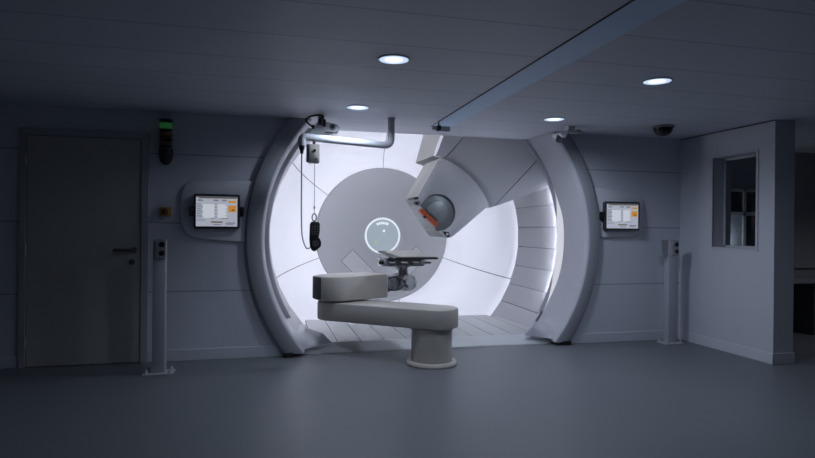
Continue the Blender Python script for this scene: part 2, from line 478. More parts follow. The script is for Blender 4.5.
# end plate
YD = 9.12
bm = new(); lathe(bm, [(0, YD - 0.03), (0.6, YD - 0.03), (1.05, YD - 0.022), (1.078, YD - 0.015), (1.088, YD), (1.088, YD + 0.05), (0, YD + 0.05)], (XC, 0, ZC), 'Y', 96)
plate = obj('end_plate', bm, M['disc'], gan, smooth=30)
def rot_rect(cx, cz, w, h, ang):
    ca, sa = math.cos(ang), math.sin(ang)
    return [(cx + x * ca - z * sa, cz + x * sa + z * ca) for x, z in ((-w / 2, -h / 2), (w / 2, -h / 2), (w / 2, h / 2), (-w / 2, h / 2))]
for s in (-1, 1):
    cx, cz = XC + s * 0.41 - (0 if s < 0 else -0.06), 0.74 if s < 0 else 0.80
    for w, h, y_, m_, nm in ((0.265, 0.505, YD - 0.0335, M['gap'], 'hatch_seam'), (0.252, 0.492, YD - 0.038, M['hatch'], 'hatch')):
        bm = new(); prism(bm, rot_rect(cx, cz, w, h, s * math.radians(-43) + PI / 2 if False else math.radians(45) * (1 if s < 0 else -1)), y_, YD - 0.02)
        obj(nm, bm, m_, plate)
bm = new(); lathe(bm, [(0.262, YD - 0.036), (0.268, YD - 0.046), (0.288, YD - 0.046), (0.294, YD - 0.036), (0.294, YD - 0.02), (0.262, YD - 0.02), (0.262, YD - 0.036)], (XC - 0.01, 0, 1.232), 'Y', 64)
obj('porthole_ring', bm, M['halo'], plate, smooth=40, label='glowing white ring')
bm = new(); lathe(bm, [(0, YD - 0.036), (0.266, YD - 0.036), (0.266, YD - 0.02), (0, YD - 0.02)], (XC - 0.01, 0, 1.232), 'Y', 48)
ph = obj('porthole_glass', bm, M['porthole'], plate, label='pale blue round glass')
for k in range(6):
    a = math.radians(64 + k * 9.5); bm = new(); prism(bm, arc(XC - 0.01, 1.232, 0.225, a, a + 0.13, 4) + arc(XC - 0.01, 1.232, 0.185, a + 0.13, a, 4), YD - 0.039, YD - 0.0355); obj('glint_mark', bm, M['portglint'], ph)  # emissive marks painted as reflections in the glass
bm = new(); cyl(bm, (XC + .01, YD - 0.039, 1.31), (XC + .01, YD - 0.0355, 1.31), 0.022); obj('centre_mark', bm, M['portglint'], ph)
bm = new(); prism(bm, rot_rect(XC - 0.12, 1.12, 0.03, 0.07, 0.2), YD - 0.039, YD - 0.0355); obj('green_mark', bm, M['portgreen'], ph, label='pale green mark')
bm = new(); rows = []  # emissive band standing in for bounced bowl light on the right lip
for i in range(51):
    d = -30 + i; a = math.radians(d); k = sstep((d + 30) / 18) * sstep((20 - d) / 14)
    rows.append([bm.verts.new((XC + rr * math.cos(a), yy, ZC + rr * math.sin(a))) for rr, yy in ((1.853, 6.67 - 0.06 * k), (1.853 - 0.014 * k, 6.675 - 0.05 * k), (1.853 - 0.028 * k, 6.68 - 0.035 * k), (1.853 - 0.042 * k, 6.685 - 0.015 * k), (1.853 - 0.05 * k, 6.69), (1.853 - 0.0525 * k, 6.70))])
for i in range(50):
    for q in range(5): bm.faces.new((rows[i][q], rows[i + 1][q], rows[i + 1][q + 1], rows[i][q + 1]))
obj('lip_highlight', bm, M['lipglow'], rim_r, smooth=60, label='glowing white band painted as a highlight on the rim lip')
# light strip behind the far edge of the bore panels, washing the bowl
bm = new(); lathe(bm, [(1.812, 7.872), (1.844, 7.872), (1.844, 7.862), (1.812, 7.862), (1.812, 7.872)], (XC, 0, ZC), 'Y', 96)
obj('light_strip', bm, M['led_deep'], gan, label='hidden cool white light strip behind the bore panels')
for a0, a1 in ((-23, 20), (77, 203)):
    bm = new(); lathe(bm, [(1.832, 6.727), (1.848, 6.727), (1.848, 6.719), (1.832, 6.719), (1.832, 6.727)], (XC, 0, ZC), 'Y', 80, 0, math.radians(a0), math.radians(a1))
    obj('light_strip', bm, M['led'], rim_r if a0 < 0 else rim_l, label='hidden cool white light strip behind the rim lip')

# nozzle
YN = 7.0
notch_c, notch_r = (2.12, 1.56), 0.237
P2, P1 = (2.135, 1.329), (1.907, 1.659)
aP2 = math.atan2(P2[1] - notch_c[1], P2[0] - notch_c[0]); aP1 = math.atan2(P1[1] - notch_c[1], P1[0] - notch_c[0])
A_, B_ = (1.841, 1.754), (2.114, 2.239)
outline = [A_, (1.842, 1.765), B_, (2.15, 2.262)] + arc(XC, ZC, 1.075, math.radians(69), math.radians(23), 20) + [(2.33, 1.262), (2.30, 1.243), (2.25, 1.238), (2.20, 1.245)] + arc(notch_c[0], notch_c[1], notch_r, aP2, aP1, 28)
bm = new(); prism(bm, outline, YN, 7.66, 'XZ', bev=0.010)
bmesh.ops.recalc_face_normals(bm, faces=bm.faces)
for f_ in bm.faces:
    if f_.normal.x < -0.4 and abs(f_.normal.y) < 0.3: f_.material_index = 1  # left-facing sides take the darker warm grey
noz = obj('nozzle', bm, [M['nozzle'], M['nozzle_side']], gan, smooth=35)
# snout drum in the notch
def seg_outline(r, off):
    n = Vector((0.823, 0.569)); tt = Vector((0.569, -0.823)); c_ = Vector(notch_c)
    h = math.sqrt(r * r - off * off)
    f = c_ - n * off; q0, q1 = f + tt * h, f - tt * h
    a0 = math.atan2((q0 - c_).y, (q0 - c_).x); a1 = math.atan2((q1 - c_).y, (q1 - c_).x)
    if a1 < a0: a1 += 2 * PI
    return arc(c_.x, c_.y, r, a0, a1, 30)
bm = new(); prism(bm, seg_outline(0.231, 0.135), YN + 0.05, 7.6, 'XZ', bev=0.006)
obj('snout', bm, M['drum'], noz, smooth=35, label='round grey snout set in the nozzle')
bm = new(); prism(bm, seg_outline(0.155, 0.10), YN + 0.025, YN + 0.06, 'XZ', bev=0.008)
obj('snout_ring', bm, M['drum'], noz, smooth=35)
def bar(x0, z0, x1, z1, th, ya, yb, m_, nm, lb=None):
    d = Vector((x1 - x0, z1 - z0)).normalized(); n = Vector((-d.y, d.x)) * th / 2
    bm = new(); prism(bm, [(x0 + n.x, z0 + n.y), (x1 + n.x, z1 + n.y), (x1 - n.x, z1 - n.y), (x0 - n.x, z0 - n.y)], ya, yb, 'XZ', bev=0.004)
    return obj(nm, bm, m_, noz, label=lb)
bar(1.895, 1.592, 2.115, 1.395, 0.052, YN + 0.0, YN + 0.10, M['orange'], 'collimator_bar', 'orange red bar across the snout')
bar(2.02, 1.56, 2.12, 1.465, 0.022, YN + 0.005, YN + 0.06, M['drumdark'], 'collimator_slot', 'dark slot beside the orange bar')
bar(1.86, 1.672, 1.99, 1.735, 0.05, YN + 0.01, YN + 0.12, M['drum'], 'snout_bracket')
bar(1.80, 1.735, 1.86, 1.745, 0.03, YN - 0.002, YN + 0.3, M['black'], 'end_cap', 'black corner cap')
bar(1.83, 1.685, 1.865, 1.66, 0.03, YN + 0.01, YN + 0.1, M['black'], 'latch', 'small black latch')
bar(1.935, 1.515, 1.965, 1.49, 0.03, YN + 0.0, YN + 0.06, M['black'], 'latch', 'small black latch')
bm = new(); prism(bm, [(2.175, 1.325), (2.27, 1.312), (2.285, 1.255), (2.25, 1.242)], YN - 0.006, YN + 0.15, 'XZ', bev=0.006); cyl(bm, (2.245, YN - 0.006, 1.285), (2.245, YN - 0.014, 1.285), 0.016, mi=1)
obj('tip_sensor', bm, [M['black'], M['steel']], noz, label='black sensor at the lower tip')
# sector shaped covers that carry the nozzle out to the bore
def sector(prof, a0, a1, n=30):
    bm = new(); lathe(bm, prof + [prof[0]], (XC, 0, ZC), 'Y', n, 0, math.radians(a0), math.radians(a1))
    es = [e for e in bm.edges if e.is_boundary]; bmesh.ops.holes_fill(bm, edges=es, sides=0)
    bmesh.ops.recalc_face_normals(bm, faces=bm.faces)
    return bm
cp = [(1.086, 7.16), (1.092, 7.06), (1.165, 6.995), (1.842, 6.742), (1.842, 6.86), (1.2, 7.16)]
nrm = Vector((0.777, 0, -0.63)); o_ = Vector((XC, 0, ZC)); gp = 0.005
bm = sector(cp, 21, 75.5); clip(bm, o_ + nrm * (-0.339 - gp), nrm); obj('nozzle_cover', bm, M['nozzle'], gan, smooth=25)
bm = sector(cp, 21, 75.5); clip(bm, o_ + nrm * (0.566 - gp), nrm); clip(bm, o_ + nrm * (-0.339 + gp), -nrm); obj('nozzle_cover', bm, M['nozzle'], gan, smooth=25)
bm = sector(cp, 21, 75.5); clip(bm, o_ + nrm * (0.566 + gp), -nrm); obj('nozzle_cover', bm, M['nozzle'], gan, smooth=25)
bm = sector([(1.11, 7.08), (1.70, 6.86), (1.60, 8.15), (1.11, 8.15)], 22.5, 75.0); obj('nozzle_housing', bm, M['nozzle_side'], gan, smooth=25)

# ------------------------------------------------------------------ robot couch
PX, PY = 1.62, 5.53
pos = thing('patient_positioner', 'grey two arm robot couch on a round pedestal before the opening', 'treatment couch', (PX, PY, 0))
bm = new(); lathe(bm, [(0, 0), (0.252, 0), (0.258, 0.012), (0.25, 0.03), (0.222, 0.04), (0.21, 0.04)], (PX, PY, 0), 'Z', 56)
obj('base_flange', bm, M['arm'], pos, smooth=40)
bm = new(); lathe(bm, [(0.205, 0.035), (0.205, 0.372), (0, 0.372)], (PX, PY, 0), 'Z', 56); lathe(bm, [(0.214, 0.345), (0.214, 0.365)], (PX, PY, 0), 'Z', 56)
obj('pedestal', bm, M['arm'], pos, smooth=40)
def arm_outline(c0, d, l0, l1, w, r0, r1, n=10):
    """plan outline of an arm along d from -l0 to l1 with half width w and corner radii"""
    d = Vector(d).normalized(); nn = Vector((-d.y, d.x)); c0 = Vector(c0); pts = []
    for (lx, ly, r, a) in ((l1 - r1, w - r1, r1, 0), (-l0 + r0, w - r0, r0, PI / 2), (-l0 + r0, -w + r0, r0, PI), (l1 - r1, -w + r1, r1, 3 * PI / 2)):
        for i in range(n + 1):
            aa = a + PI / 2 * i / n; q = c0 + d * (lx + r * math.cos(aa)) + nn * (ly + r * math.sin(aa)); pts.append((q.x, q.y))
    return pts
J = (0.765, 6.22); dA = (-0.78, 0.63)
L1 = (Vector(J) - Vector((PX, PY))).length
bm = new(); prism(bm, arm_outline((PX, PY), Vector(J) - Vector((PX, PY)), 0.262, L1 + 0.215, 0.222, 0.20, 0.19), 0.372, 0.566, 'XY', bev=0.016)
obj('lower_arm', bm, M['arm'], pos, smooth=40)
bm = new(); cyl(bm, (J[0], J[1], 0.56), (J[0], J[1], 0.59), 0.17, n=40); obj('elbow_seal', bm, M['armdark'], pos, smooth=40, label='dark seal between the arms')
dB = Vector((0.876, 0.482))
bm = new(); prism(bm, arm_outline(J, dB, 0.255, 0.53, 0.222, 0.19, 0.035), 0.582, 0.842, 'XY', bev=0.018)
up = obj('upper_arm', bm, M['arm'], pos, smooth=40)
q = Vector(J) - dB * 0.262
bm = new(); prism(bm, arm_outline((J[0] - 0.026, J[1] + 0.03), dB, 0.255, 0.0, 0.20, 0.18, 0.01), 0.592, 0.832, 'XY', bev=0.01)  # dark slab leaves a thin dark edge at the left end
obj('end_slab', bm, M['armdark'], up, smooth=40, label='dark slab at the end of the upper arm')
# wrist
def along(s, side=0.0): v = Vector(J) + dB * s + Vector((-dB.y, dB.x)) * side; return v.x, v.y
wx, wy = 1.60, 6.60
bm = new()
x0, y0_ = along(0.52); x1, y1_ = along(0.64)
cyl(bm, (x0, y0_, 0.70), (x1, y1_, 0.70), 0.105, 0.095, n=32)
wr = obj('wrist', bm, M['darksteel'], pos, smooth=40, label='dark machined wrist')
bm = new(); a = along(0.62); b = along(1.10); cyl(bm, (*a, 0.70), (*b, 0.70), 0.075, n=28); obj('wrist_tube', bm, M['steel'], wr, smooth=40)
for s in (0.68, 0.80, 1.02):
    bm = new(); a = along(s); b = along(s + 0.035); cyl(bm, (*a, 0.70), (*b, 0.70), 0.092, n=28); obj('wrist_collar', bm, M['darksteel'], wr, smooth=40)
bm = new(); a = along(0.93, -0.10); b = along(0.93, 0.10); cyl(bm, (*a, 0.71), (*b, 0.71), 0.10, n=32); cyl(bm, (*along(0.93, -0.13), 0.71), (*along(0.93, -0.09), 0.71), 0.055, n=24)
obj('wrist_motor', bm, M['steel'], wr, smooth=40)
for pp, rr in (([(*along(0.60, -0.07), 0.77), (*along(0.72, -0.11), 0.79), (*along(0.85, -0.10), 0.75), (*along(0.90, -0.14), 0.66)], 0.009), ([(*along(0.62, -0.09), 0.66), (*along(0.75, -0.13), 0.64), (*along(0.88, -0.11), 0.70)], 0.008)):
    bm = new(); path_tube(bm, smooth_path(pp), rr); obj('wrist_cable', bm, M['key'], wr, smooth=50)
cx, cy = along(0.92)
bm = new(); lathe(bm, [(0.0, 0.77), (0.10, 0.77), (0.10, 0.80), (0.07, 0.82), (0.065, 0.86), (0.085, 0.88), (0.095, 0.905), (0, 0.905)], (cx, cy, 0), 'Z', 32)
obj('wrist_column', bm, M['steel'], wr, smooth=40)
for s in (-0.05, 0.05):
    bm = new(); cyl(bm, (cx + s, cy - 0.07, 0.78), (cx + s * .6, cy - 0.08, 0.90), 0.018, n=16); obj('strut', bm, M['darksteel'], wr, smooth=40)
for z, hh, w, m_ in ((0.905, 0.034, 0.25, 'steel'), (0.958, 0.034, 0.27, 'darksteel')):
    bm = new(); box(bm, cx - w - 0.02, cx + w, cy - 0.10, cy + 0.12, z, z + hh, bev=0.006); obj('rail_plate', bm, M[m_], wr)
for s in (-0.24, -0.10, 0.05, 0.19):
    bm = new(); box(bm, cx + s, cx + s + 0.06, cy - 0.135, cy - 0.09, 0.915, 0.985, bev=0.005); obj('clamp', bm, M['darksteel'], wr, smooth=40)
bm = new(); cyl(bm, (cx + 0.24, cy - 0.10, 0.95), (cx + 0.33, cy - 0.12, 0.95), 0.012, n=12); obj('lever', bm, M['black'], wr, smooth=40)
bm = new(); cyl(bm, (cx - 0.30, cy - 0.10, 0.95), (cx - 0.24, cy - 0.10, 0.95), 0.02, n=12); obj('knob', bm, M['black'], wr, smooth=40)
# table top
def couch_outline(x0, x1, y0, y1, sk):
    pts = rrect(x0, x1, y0, y1, 0.03, 4); return [(x + (y - 5.75) * sk, y) for x, y in pts]
bm = new(); box(bm, cx - 0.18, cx + 0.16, cy - 0.09, cy + 0.4, 0.992, 1.035, bev=0.006); obj('mount', bm, M['darksteel'], pos)
bm = new(); prism(bm, couch_outline(1.285, 1.755, 5.75, 7.42, 0.083), 1.033, 1.056, 'XY', bev=0.008)
ct = obj('couch_top', bm, M['carbon'], pos, smooth=40, label='thin black edged table top')
bm = new(); prism(bm, couch_outline(1.345, 1.745, 5.78, 7.38, 0.083), 1.054, 1.063, 'XY', bev=0.004); obj('couch_pad', bm, M['couch'], ct, label='tan grey table surface')

# ------------------------------------------------------------------ monitors and wall plates
def monitor(x0, x1, z0, z1, label, clamps, flip):
    t = thing('wall_monitor', label, 'monitor', ((x0 + x1) / 2, YW - 0.05, z0), 'patient data monitors beside the round opening')
    yf = YW - 0.085
    bm = new(); prism(bm, rrect(x0, x1, z0, z1, 0.022), yf, YW - 0.03, 'XZ', bev=0.006); obj('casing', bm, M['frame'], t, smooth=40)
    b = 0.024; X0, X1, Z0, Z1 = x0 + b, x1 - b, z0 + b, z1 - b; w, h = X1 - X0, Z1 - Z0
    bm = new(); box(bm, X0, X1, yf - 0.002, yf + 0.01, Z0, Z1)
    def r(u0, u1, v0, v1, mi, dy=0.003): box(bm, X0 + u0 * w, X0 + u1 * w, yf - dy, yf, Z0 + v0 * h, Z0 + v1 * h, mi=mi)
    r(0.06, 0.98, 0.93, 0.965, 4); r(0.0, 1.0, 0.965, 1.0, 2)
    r(0.16, 0.44, 0.28, 0.74, 1); r(0.52, 0.74, 0.28, 0.74, 1)
    for k in range(9):
        v = 0.74 - k * 0.055
        r(0.02, 0.02 + 0.10 + 0.03 * ((k * 7) % 3), v, v + 0.018, 2)
        if k % 2 == 0: r(0.455, 0.50, v, v + 0.02, 2)
        else: r(0.70, 0.74, v, v + 0.02, 2)
    for u in (0.04, 0.42, 0.62): r(u, u + 0.13, 0.845, 0.868, 2); r(u, u + 0.10, 0.875, 0.893, 2)
    r(0.78, 0.97, 0.79, 0.86, 3); r(0.78, 0.97, 0.48, 0.70, 3); r(0.86, 0.93, 0.52, 0.57, 4, .004)
    r(0.02, 0.22, 0.20, 0.22, 2); r(0.35, 0.45, 0.26, 0.28, 2); r(0.6, 0.78, 0.26, 0.28, 2)
    r(0.36, 0.64, 0.12, 0.165, 4); r(0.72, 0.95, 0.10, 0.13, 2); r(0.72, 0.92, 0.06, 0.08, 2); r(0.42, 0.6, 0.05, 0.07, 2)
    obj('screen', bm, [M['scr'], M['scrpale'], M['scrtext'], M['scrorange'], M['scrdark']], t, label='lit data screen with orange blocks')
    zm = (z0 + z1) / 2
    for s in clamps:
        xa, xb = (x0 - 0.045, x0 + 0.012) if s < 0 else (x1 - 0.012, x1 + 0.04)
        bm = new(); box(bm, xa, xb, yf + 0.004, YW - 0.03, zm - 0.05, zm + 0.05, bev=0.012); obj('clamp', bm, M['black' if s > 0 or len(clamps) == 1 else 'key'], t, smooth=40)
    return t
rimx = lambda z, s: XC + s * math.sqrt(2.046 ** 2 - (z - ZC) ** 2)
pl = [(rimx(1.20 + 0.0635 * k, -1), 1.20 + 0.0635 * k) for k in range(11)] + [(-0.72, 1.815), (-0.79, 1.785), (-0.825, 1.73), (-0.84, 1.64), (-0.84, 1.43), (-0.825, 1.35), (-0.785, 1.28), (-0.72, 1.245), (-0.6, 1.225)]
bm = new(); prism(bm, pl, YW - 0.028, YW, 'XZ', bev=0.008)
tag(obj('monitor_surround', bm, M['plate'], smooth=35), 'rounded grey wall plate behind the monitor left of the opening', 'wall plate', 'wall plates behind the monitors')
pr = [(rimx(1.265 + 0.0595 * k, 1), 1.265 + 0.0595 * k) for k in range(11)] + [(4.1, 1.842), (4.30, 1.815), (4.41, 1.79), (4.46, 1.75), (4.48, 1.68), (4.48, 1.43), (4.46, 1.36), (4.41, 1.305), (4.34, 1.28)]
bm = new(); prism(bm, pr, YW - 0.028, YW, 'XZ', bev=0.008)
tag(obj('monitor_surround', bm, M['plate'], smooth=35), 'rounded grey wall plate behind the monitor right of the opening', 'wall plate', 'wall plates behind the monitors')
monitor(-0.715, -0.27, 1.335, 1.685, 'lit dark framed monitor on the wall plate left of the round opening', (-1, 1), 0)
monitor(3.915, 4.39, 1.355, 1.70, 'lit dark framed monitor on the wall plate right of the round opening', (-1,), 1)

# signal lamp stack and stop button on the wall by the door
sx = -0.98
st = thing('wall_signal_lamp', 'wall mounted signal lamp stack with green top lens right of the door', 'signal light', (sx, YW, 1.96))
def drum(nm, z0, z1, r, m_, dome=False, lb=None):
    bm = new(); pf = [(0, z0), (r * .6, z0), (r, z0 + 0.02), (r, z1), (0, z1)] if not dome else [(0, z0), (r * .45, z0 + 0.012), (r * .8, z0 + 0.04), (r, z0 + 0.09), (r, z1), (0, z1)]
    lathe(bm, pf, (sx, YW - 0.07, 0), 'Z', 28); obj(nm, bm, m_, st, smooth=45, label=lb)
drum('cap', 2.375, 2.41, 0.064, M['black']); drum('lens', 2.315, 2.375, 0.060, M['green'], lb='lit green lens')
drum('collar', 2.285, 2.315, 0.064, M['black']); drum('lens', 2.225, 2.285, 0.060, M['red'], lb='brown red lens')
drum('collar', 2.19, 2.225, 0.064, M['black']); drum('lens', 2.13, 2.19, 0.060, M['amber'], lb='dull amber lens')
drum('base', 1.96, 2.13, 0.066, M['black'], True)
bm = new(); box(bm, sx - 0.03, sx + 0.03, YW - 0.03, YW, 1.99, 2.38); obj('bracket', bm, M['black'], st)
sb = thing('wall_stop_button', 'small dull yellow emergency button box below the signal lamp', 'button', (-0.985, YW, 1.455))
bm = new(); box(bm, -1.038, -0.930, YW - 0.04, YW, 1.457, 1.548, bev=0.008); obj('housing', bm, M['yellow'], sb, smooth=40)
bm = new(); lathe(bm, [(0, -0.03), (0.022, -0.03), (0.032, -0.022), (0.032, -0.012), (0.018, -0.008), (0.018, 0)], (-0.984, YW - 0.04, 1.502), 'Y', 24); obj('knob', bm, M['redknob'], sb, smooth=40)

# ------------------------------------------------------------------ sensor posts
def post(x, y, label, side):
    t = thing('sensor_post', label, 'post', (x, y, 0), 'slim posts either side of the opening')
    bm = new(); box(bm, x - 0.13, x + 0.13, y - 0.09, y + 0.09, 0.0, 0.014, bev=0.003)
    obj('base_plate', bm, M['steel'], t)
    for sx_, sy in ((-1, -1), (1, -1), (-1, 1), (1, 1)):
        bm = new(); cyl(bm, (x + sx_ * 0.10, y + sy * 0.06, 0.012), (x + sx_ * 0.10, y + sy * 0.06, 0.034), 0.016, n=6); cyl(bm, (x + sx_ * 0.10, y + sy * 0.06, 0.03), (x + sx_ * 0.10, y + sy * 0.06, 0.05), 0.007, n=10)
        obj('bolt', bm, M['steel'], t)
    bm = new(); box(bm, x - 0.055, x + 0.055, y - 0.04, y + 0.05, 0.014, 1.235, bev=0.008)
    obj('column', bm, M['post'], t, smooth=40)
    tx = x + (0.02 if side > 0 else 0.014)
    bm = new(); box(bm, tx - 0.045, tx + 0.045, y - 0.062, y - 0.036, 1.06, 1.24, bev=0.004)
    te = obj('terminal', bm, M['terminal'], t, label='dark metal terminal at the top')
    for z, m_ in ((1.19, 'black'), (1.11, 'black')):
        bm = new(); cyl(bm, (tx + 0.012, y - 0.06, z), (tx + 0.012, y - 0.07, z), 0.024, n=20); obj('button', bm, M[m_], te, smooth=40)
    for z in (1.215, 1.085):
        bm = new(); cyl(bm, (tx - 0.028, y - 0.06, z), (tx - 0.028, y - 0.066, z), 0.008, n=12); obj('screw', bm, M['steel'], te)
    if side > 0:
        bm = new(); box(bm, x - 0.15, x - 0.052, y - 0.03, y + 0.01, 1.06, 1.245, bev=0.004); obj('side_bracket', bm, M['terminal'], t)
    return t
post(-0.955, 5.66, 'slim pale post with terminal beside the door', -1)
post(4.735, 5.94, 'slim pale post with terminal in the corner by the right wall', 1)

# ------------------------------------------------------------------ hanging arm, reel box, handset
ar = thing('pendant_arm', 'pale grey bent tube arm hanging from the ceiling', 'support arm', (1.243, 5.8, H))
e1 = Vector((1.243, 5.8, 2.21)); e0 = Vector((0.312, 5.46, 2.21)); dirv = (e1 - e0).normalized()
bm = new(); path_tube(bm, fillet([(1.243, 5.8, H - 0.01), e1, e0, (e0.x, e0.y, 2.125)], 0.085, 10), 0.036, n=20); obj('tube', bm, M['tube'], ar, smooth=50)
bm = new(); lathe(bm, [(0, H - 0.012), (0.045, H - 0.012), (0.045, H - 0.002), (0, H - 0.002)], (1.243, 5.8, 0), 'Z', 32); obj('ceiling_flange', bm, M['tube'], ar, smooth=40)
bm = new(); lathe(bm, [(0.0375, 2.315), (0.0395, 2.315), (0.0395, 2.325), (0.0375, 2.325)], (1.243, 5.8, 0), 'Z', 32); obj('collar', bm, M['steel'], ar, smooth=40)
bm = new(); lathe(bm, [(0, 2.05), (0.014, 2.05), (0.017, 2.08), (0.024, 2.09), (0.026, 2.125), (0, 2.125)], (e0.x, e0.y, 0), 'Z', 20); obj('connector', bm, M['black'], ar, smooth=40, label='black cable connector')
bm = new(); path_tube(bm, smooth_path([(e0.x, e0.y, 2.05), (e0.x, e0.y, 1.8), (e0.x + 0.002, e0.y, 1.45), (e0.x + 0.012, e0.y, 1.27), (e0.x + 0.045, e0.y, 1.17), (e0.x + 0.07, e0.y, 1.158), (0.394, e0.y, 1.168)]), 0.0065, n=10)
tag(obj('control_cable', bm, M['cord'], smooth=60), 'thin grey cable looping from the bent arm down to the black handset', 'cable')
bx, by = 0.427, 5.48
rb = thing('cord_reel', 'small beige box hanging under the bent tube arm', 'cord reel', (bx, by, 1.97))
bm = new(); prism(bm, rrect(bx - 0.052, bx + 0.052, 1.965, 2.145, 0.014), by - 0.03, by + 0.035, 'XZ', bev=0.006); obj('housing', bm, M['beige'], rb, smooth=40)
bm = new(); prism(bm, rrect(bx - 0.07, bx - 0.044, 1.975, 2.145, 0.008), by - 0.024, by + 0.035, 'XZ', bev=0.004); obj('side_plate', bm, M['cord'], rb, smooth=40)
bm = new(); cyl(bm, (bx + 0.004, by - 0.03, 2.085), (bx + 0.004, by - 0.036, 2.085), 0.013, n=16); obj('button', bm, M['black'], rb, smooth=40)
bm = new(); box(bm, bx + 0.0, bx + 0.035, by - 0.032, by - 0.028, 1.995, 2.012); obj('mark', bm, M['cord'], rb)
bm = new(); box(bm, bx - 0.012, bx + 0.012, by - 0.008, by + 0.008, 2.14, 2.173, bev=0.003); obj('hook', bm, M['black'], rb)
bm = new(); cyl(bm, (bx + 0.008, by, 1.966), (bx + 0.008, by, 1.483), 0.0028, n=8); cyl(bm, (bx + 0.008, by, 1.535), (bx + 0.008, by, 1.555), 0.009, n=10); obj('cord', bm, M['cord'], rb)
hs = thing('hand_pendant', 'black handset hanging on a cord left of the end plate', 'handset', (0.44, by, 1.13))
bm = new()
ol = [(0.395, 1.39), (0.41, 1.412), (0.47, 1.412), (0.487, 1.395), (0.488, 1.33), (0.482, 1.285), (0.476, 1.265), (0.492, 1.245), (0.502, 1.215), (0.498, 1.18), (0.48, 1.16), (0.455, 1.138), (0.435, 1.13), (0.415, 1.14), (0.398, 1.17), (0.39, 1.25)]
ol = [(p.x, p.y) for p in [Vector((a, b)) for a, b in ol]]
prism(bm, ol, by - 0.028, by + 0.022, 'XZ', bev=0.010, seg=3); hb = obj('body', bm, M['black'], hs, smooth=45)
for r_ in range(4):
    for c_ in range(3):
        bm = new(); box(bm, 0.408 + c_ * 0.024, 0.424 + c_ * 0.024, by - 0.032, by - 0.026, 1.285 + r_ * 0.024, 1.30 + r_ * 0.024, bev=0.002); obj('key', bm, M['key'], hb, smooth=40)
bm = new(); cyl(bm, (0.447, by - 0.026, 1.205), (0.447, by - 0.036, 1.205), 0.032, n=24); obj('dial', bm, M['key'], hb, smooth=40)
bm = new(); pts = [(0.435 + 0.02 * math.cos(2 * PI * i / 20), by, 1.452 + 0.036 * math.sin(2 * PI * i / 20)) for i in range(21)]; path_tube(bm, pts, 0.006, n=8, cap=False); obj('ring', bm, M['key'], hs, smooth=50, label='dark metal hanging ring')
bm = new(); cyl(bm, (0.437, by, 1.405), (0.437, by, 1.425), 0.012, n=12); obj('neck', bm, M['black'], hs)

# ------------------------------------------------------------------ ceiling devices
cams = 'small ceiling cameras round the opening'
# left: pale bracket box with black cable loops
t = thing('ceiling_camera', 'pale boxy ceiling camera with black cable loops above the left rim', 'camera', (0.50, 5.92, H), cams)
bm = new(); prism(bm, [(0.40, 2.29), (0.47, 2.40), (0.50, 2.44), (0.68, 2.405), (0.715, 2.37), (0.70, 2.335), (0.58, 2.31)], 5.80, 5.98, 'XZ', bev=0.006); obj('body', bm, M['white'], t, smooth=30)
bm = new(); cyl(bm, (0.635, 5.80, 2.375), (0.635, 5.79, 2.375), 0.032, n=24); cyl(bm, (0.635, 5.79, 2.375), (0.635, 5.785, 2.375), 0.018, n=20, mi=1); obj('lens', bm, [M['cord'], M['black']], t, smooth=40)
bm = new(); box(bm, 0.50, 0.56, 5.86, 5.93, 2.41, H, bev=0.006); obj('mount', bm, M['tube'], t)
bm = new(); path_tube(bm, smooth_path([(0.43, 5.80, 2.37), (0.37, 5.78, 2.42), (0.41, 5.78, 2.465), (0.50, 5.78, 2.485), (0.54, 5.8, 2.47), (0.50, 5.78, 2.44), (0.515, 5.79, 2.40)]), 0.009, n=10); obj('cable', bm, M['black'], t, smooth=60)
for q in ((0.425, 0.455, 5.785, 5.815, 2.345, 2.385), (0.495, 0.525, 5.78, 5.81, 2.39, 2.44), (0.535, 0.565, 5.78, 5.81, 2.375, 2.445)):
    bm = new(); box(bm, *q, bev=0.004); obj('plug', bm, M['black'], t)
bm = new(); box(bm, 0.56, 0.64, 5.79, 5.80, 2.312, 2.322); obj('slot', bm, M['black'], t)
# middle, at the end of the blue strip
t = thing('ceiling_camera', 'tiny silver and black ceiling camera at the end of the blue strip', 'camera', (1.78, 5.85, H), cams)
bm = new(); box(bm, 1.775, 1.885, 5.80, 5.87, 2.39, 2.445, bev=0.005); obj('body', bm, M['steel'], t, smooth=30)
bm = new(); box(bm, 1.742, 1.780, 5.79, 5.86, 2.395, 2.45, bev=0.005); cyl(bm, (1.76, 5.79, 2.42), (1.76, 5.77, 2.42), 0.016, n=16); obj('lens', bm, M['black'], t, smooth=40)
bm = new(); box(bm, 1.69, 1.74, 5.81, 5.85, 2.405, 2.445, bev=0.004); box(bm, 1.752, 1.772, 5.81, 5.85, 2.44, H); obj('mount', bm, M['steel'], t)
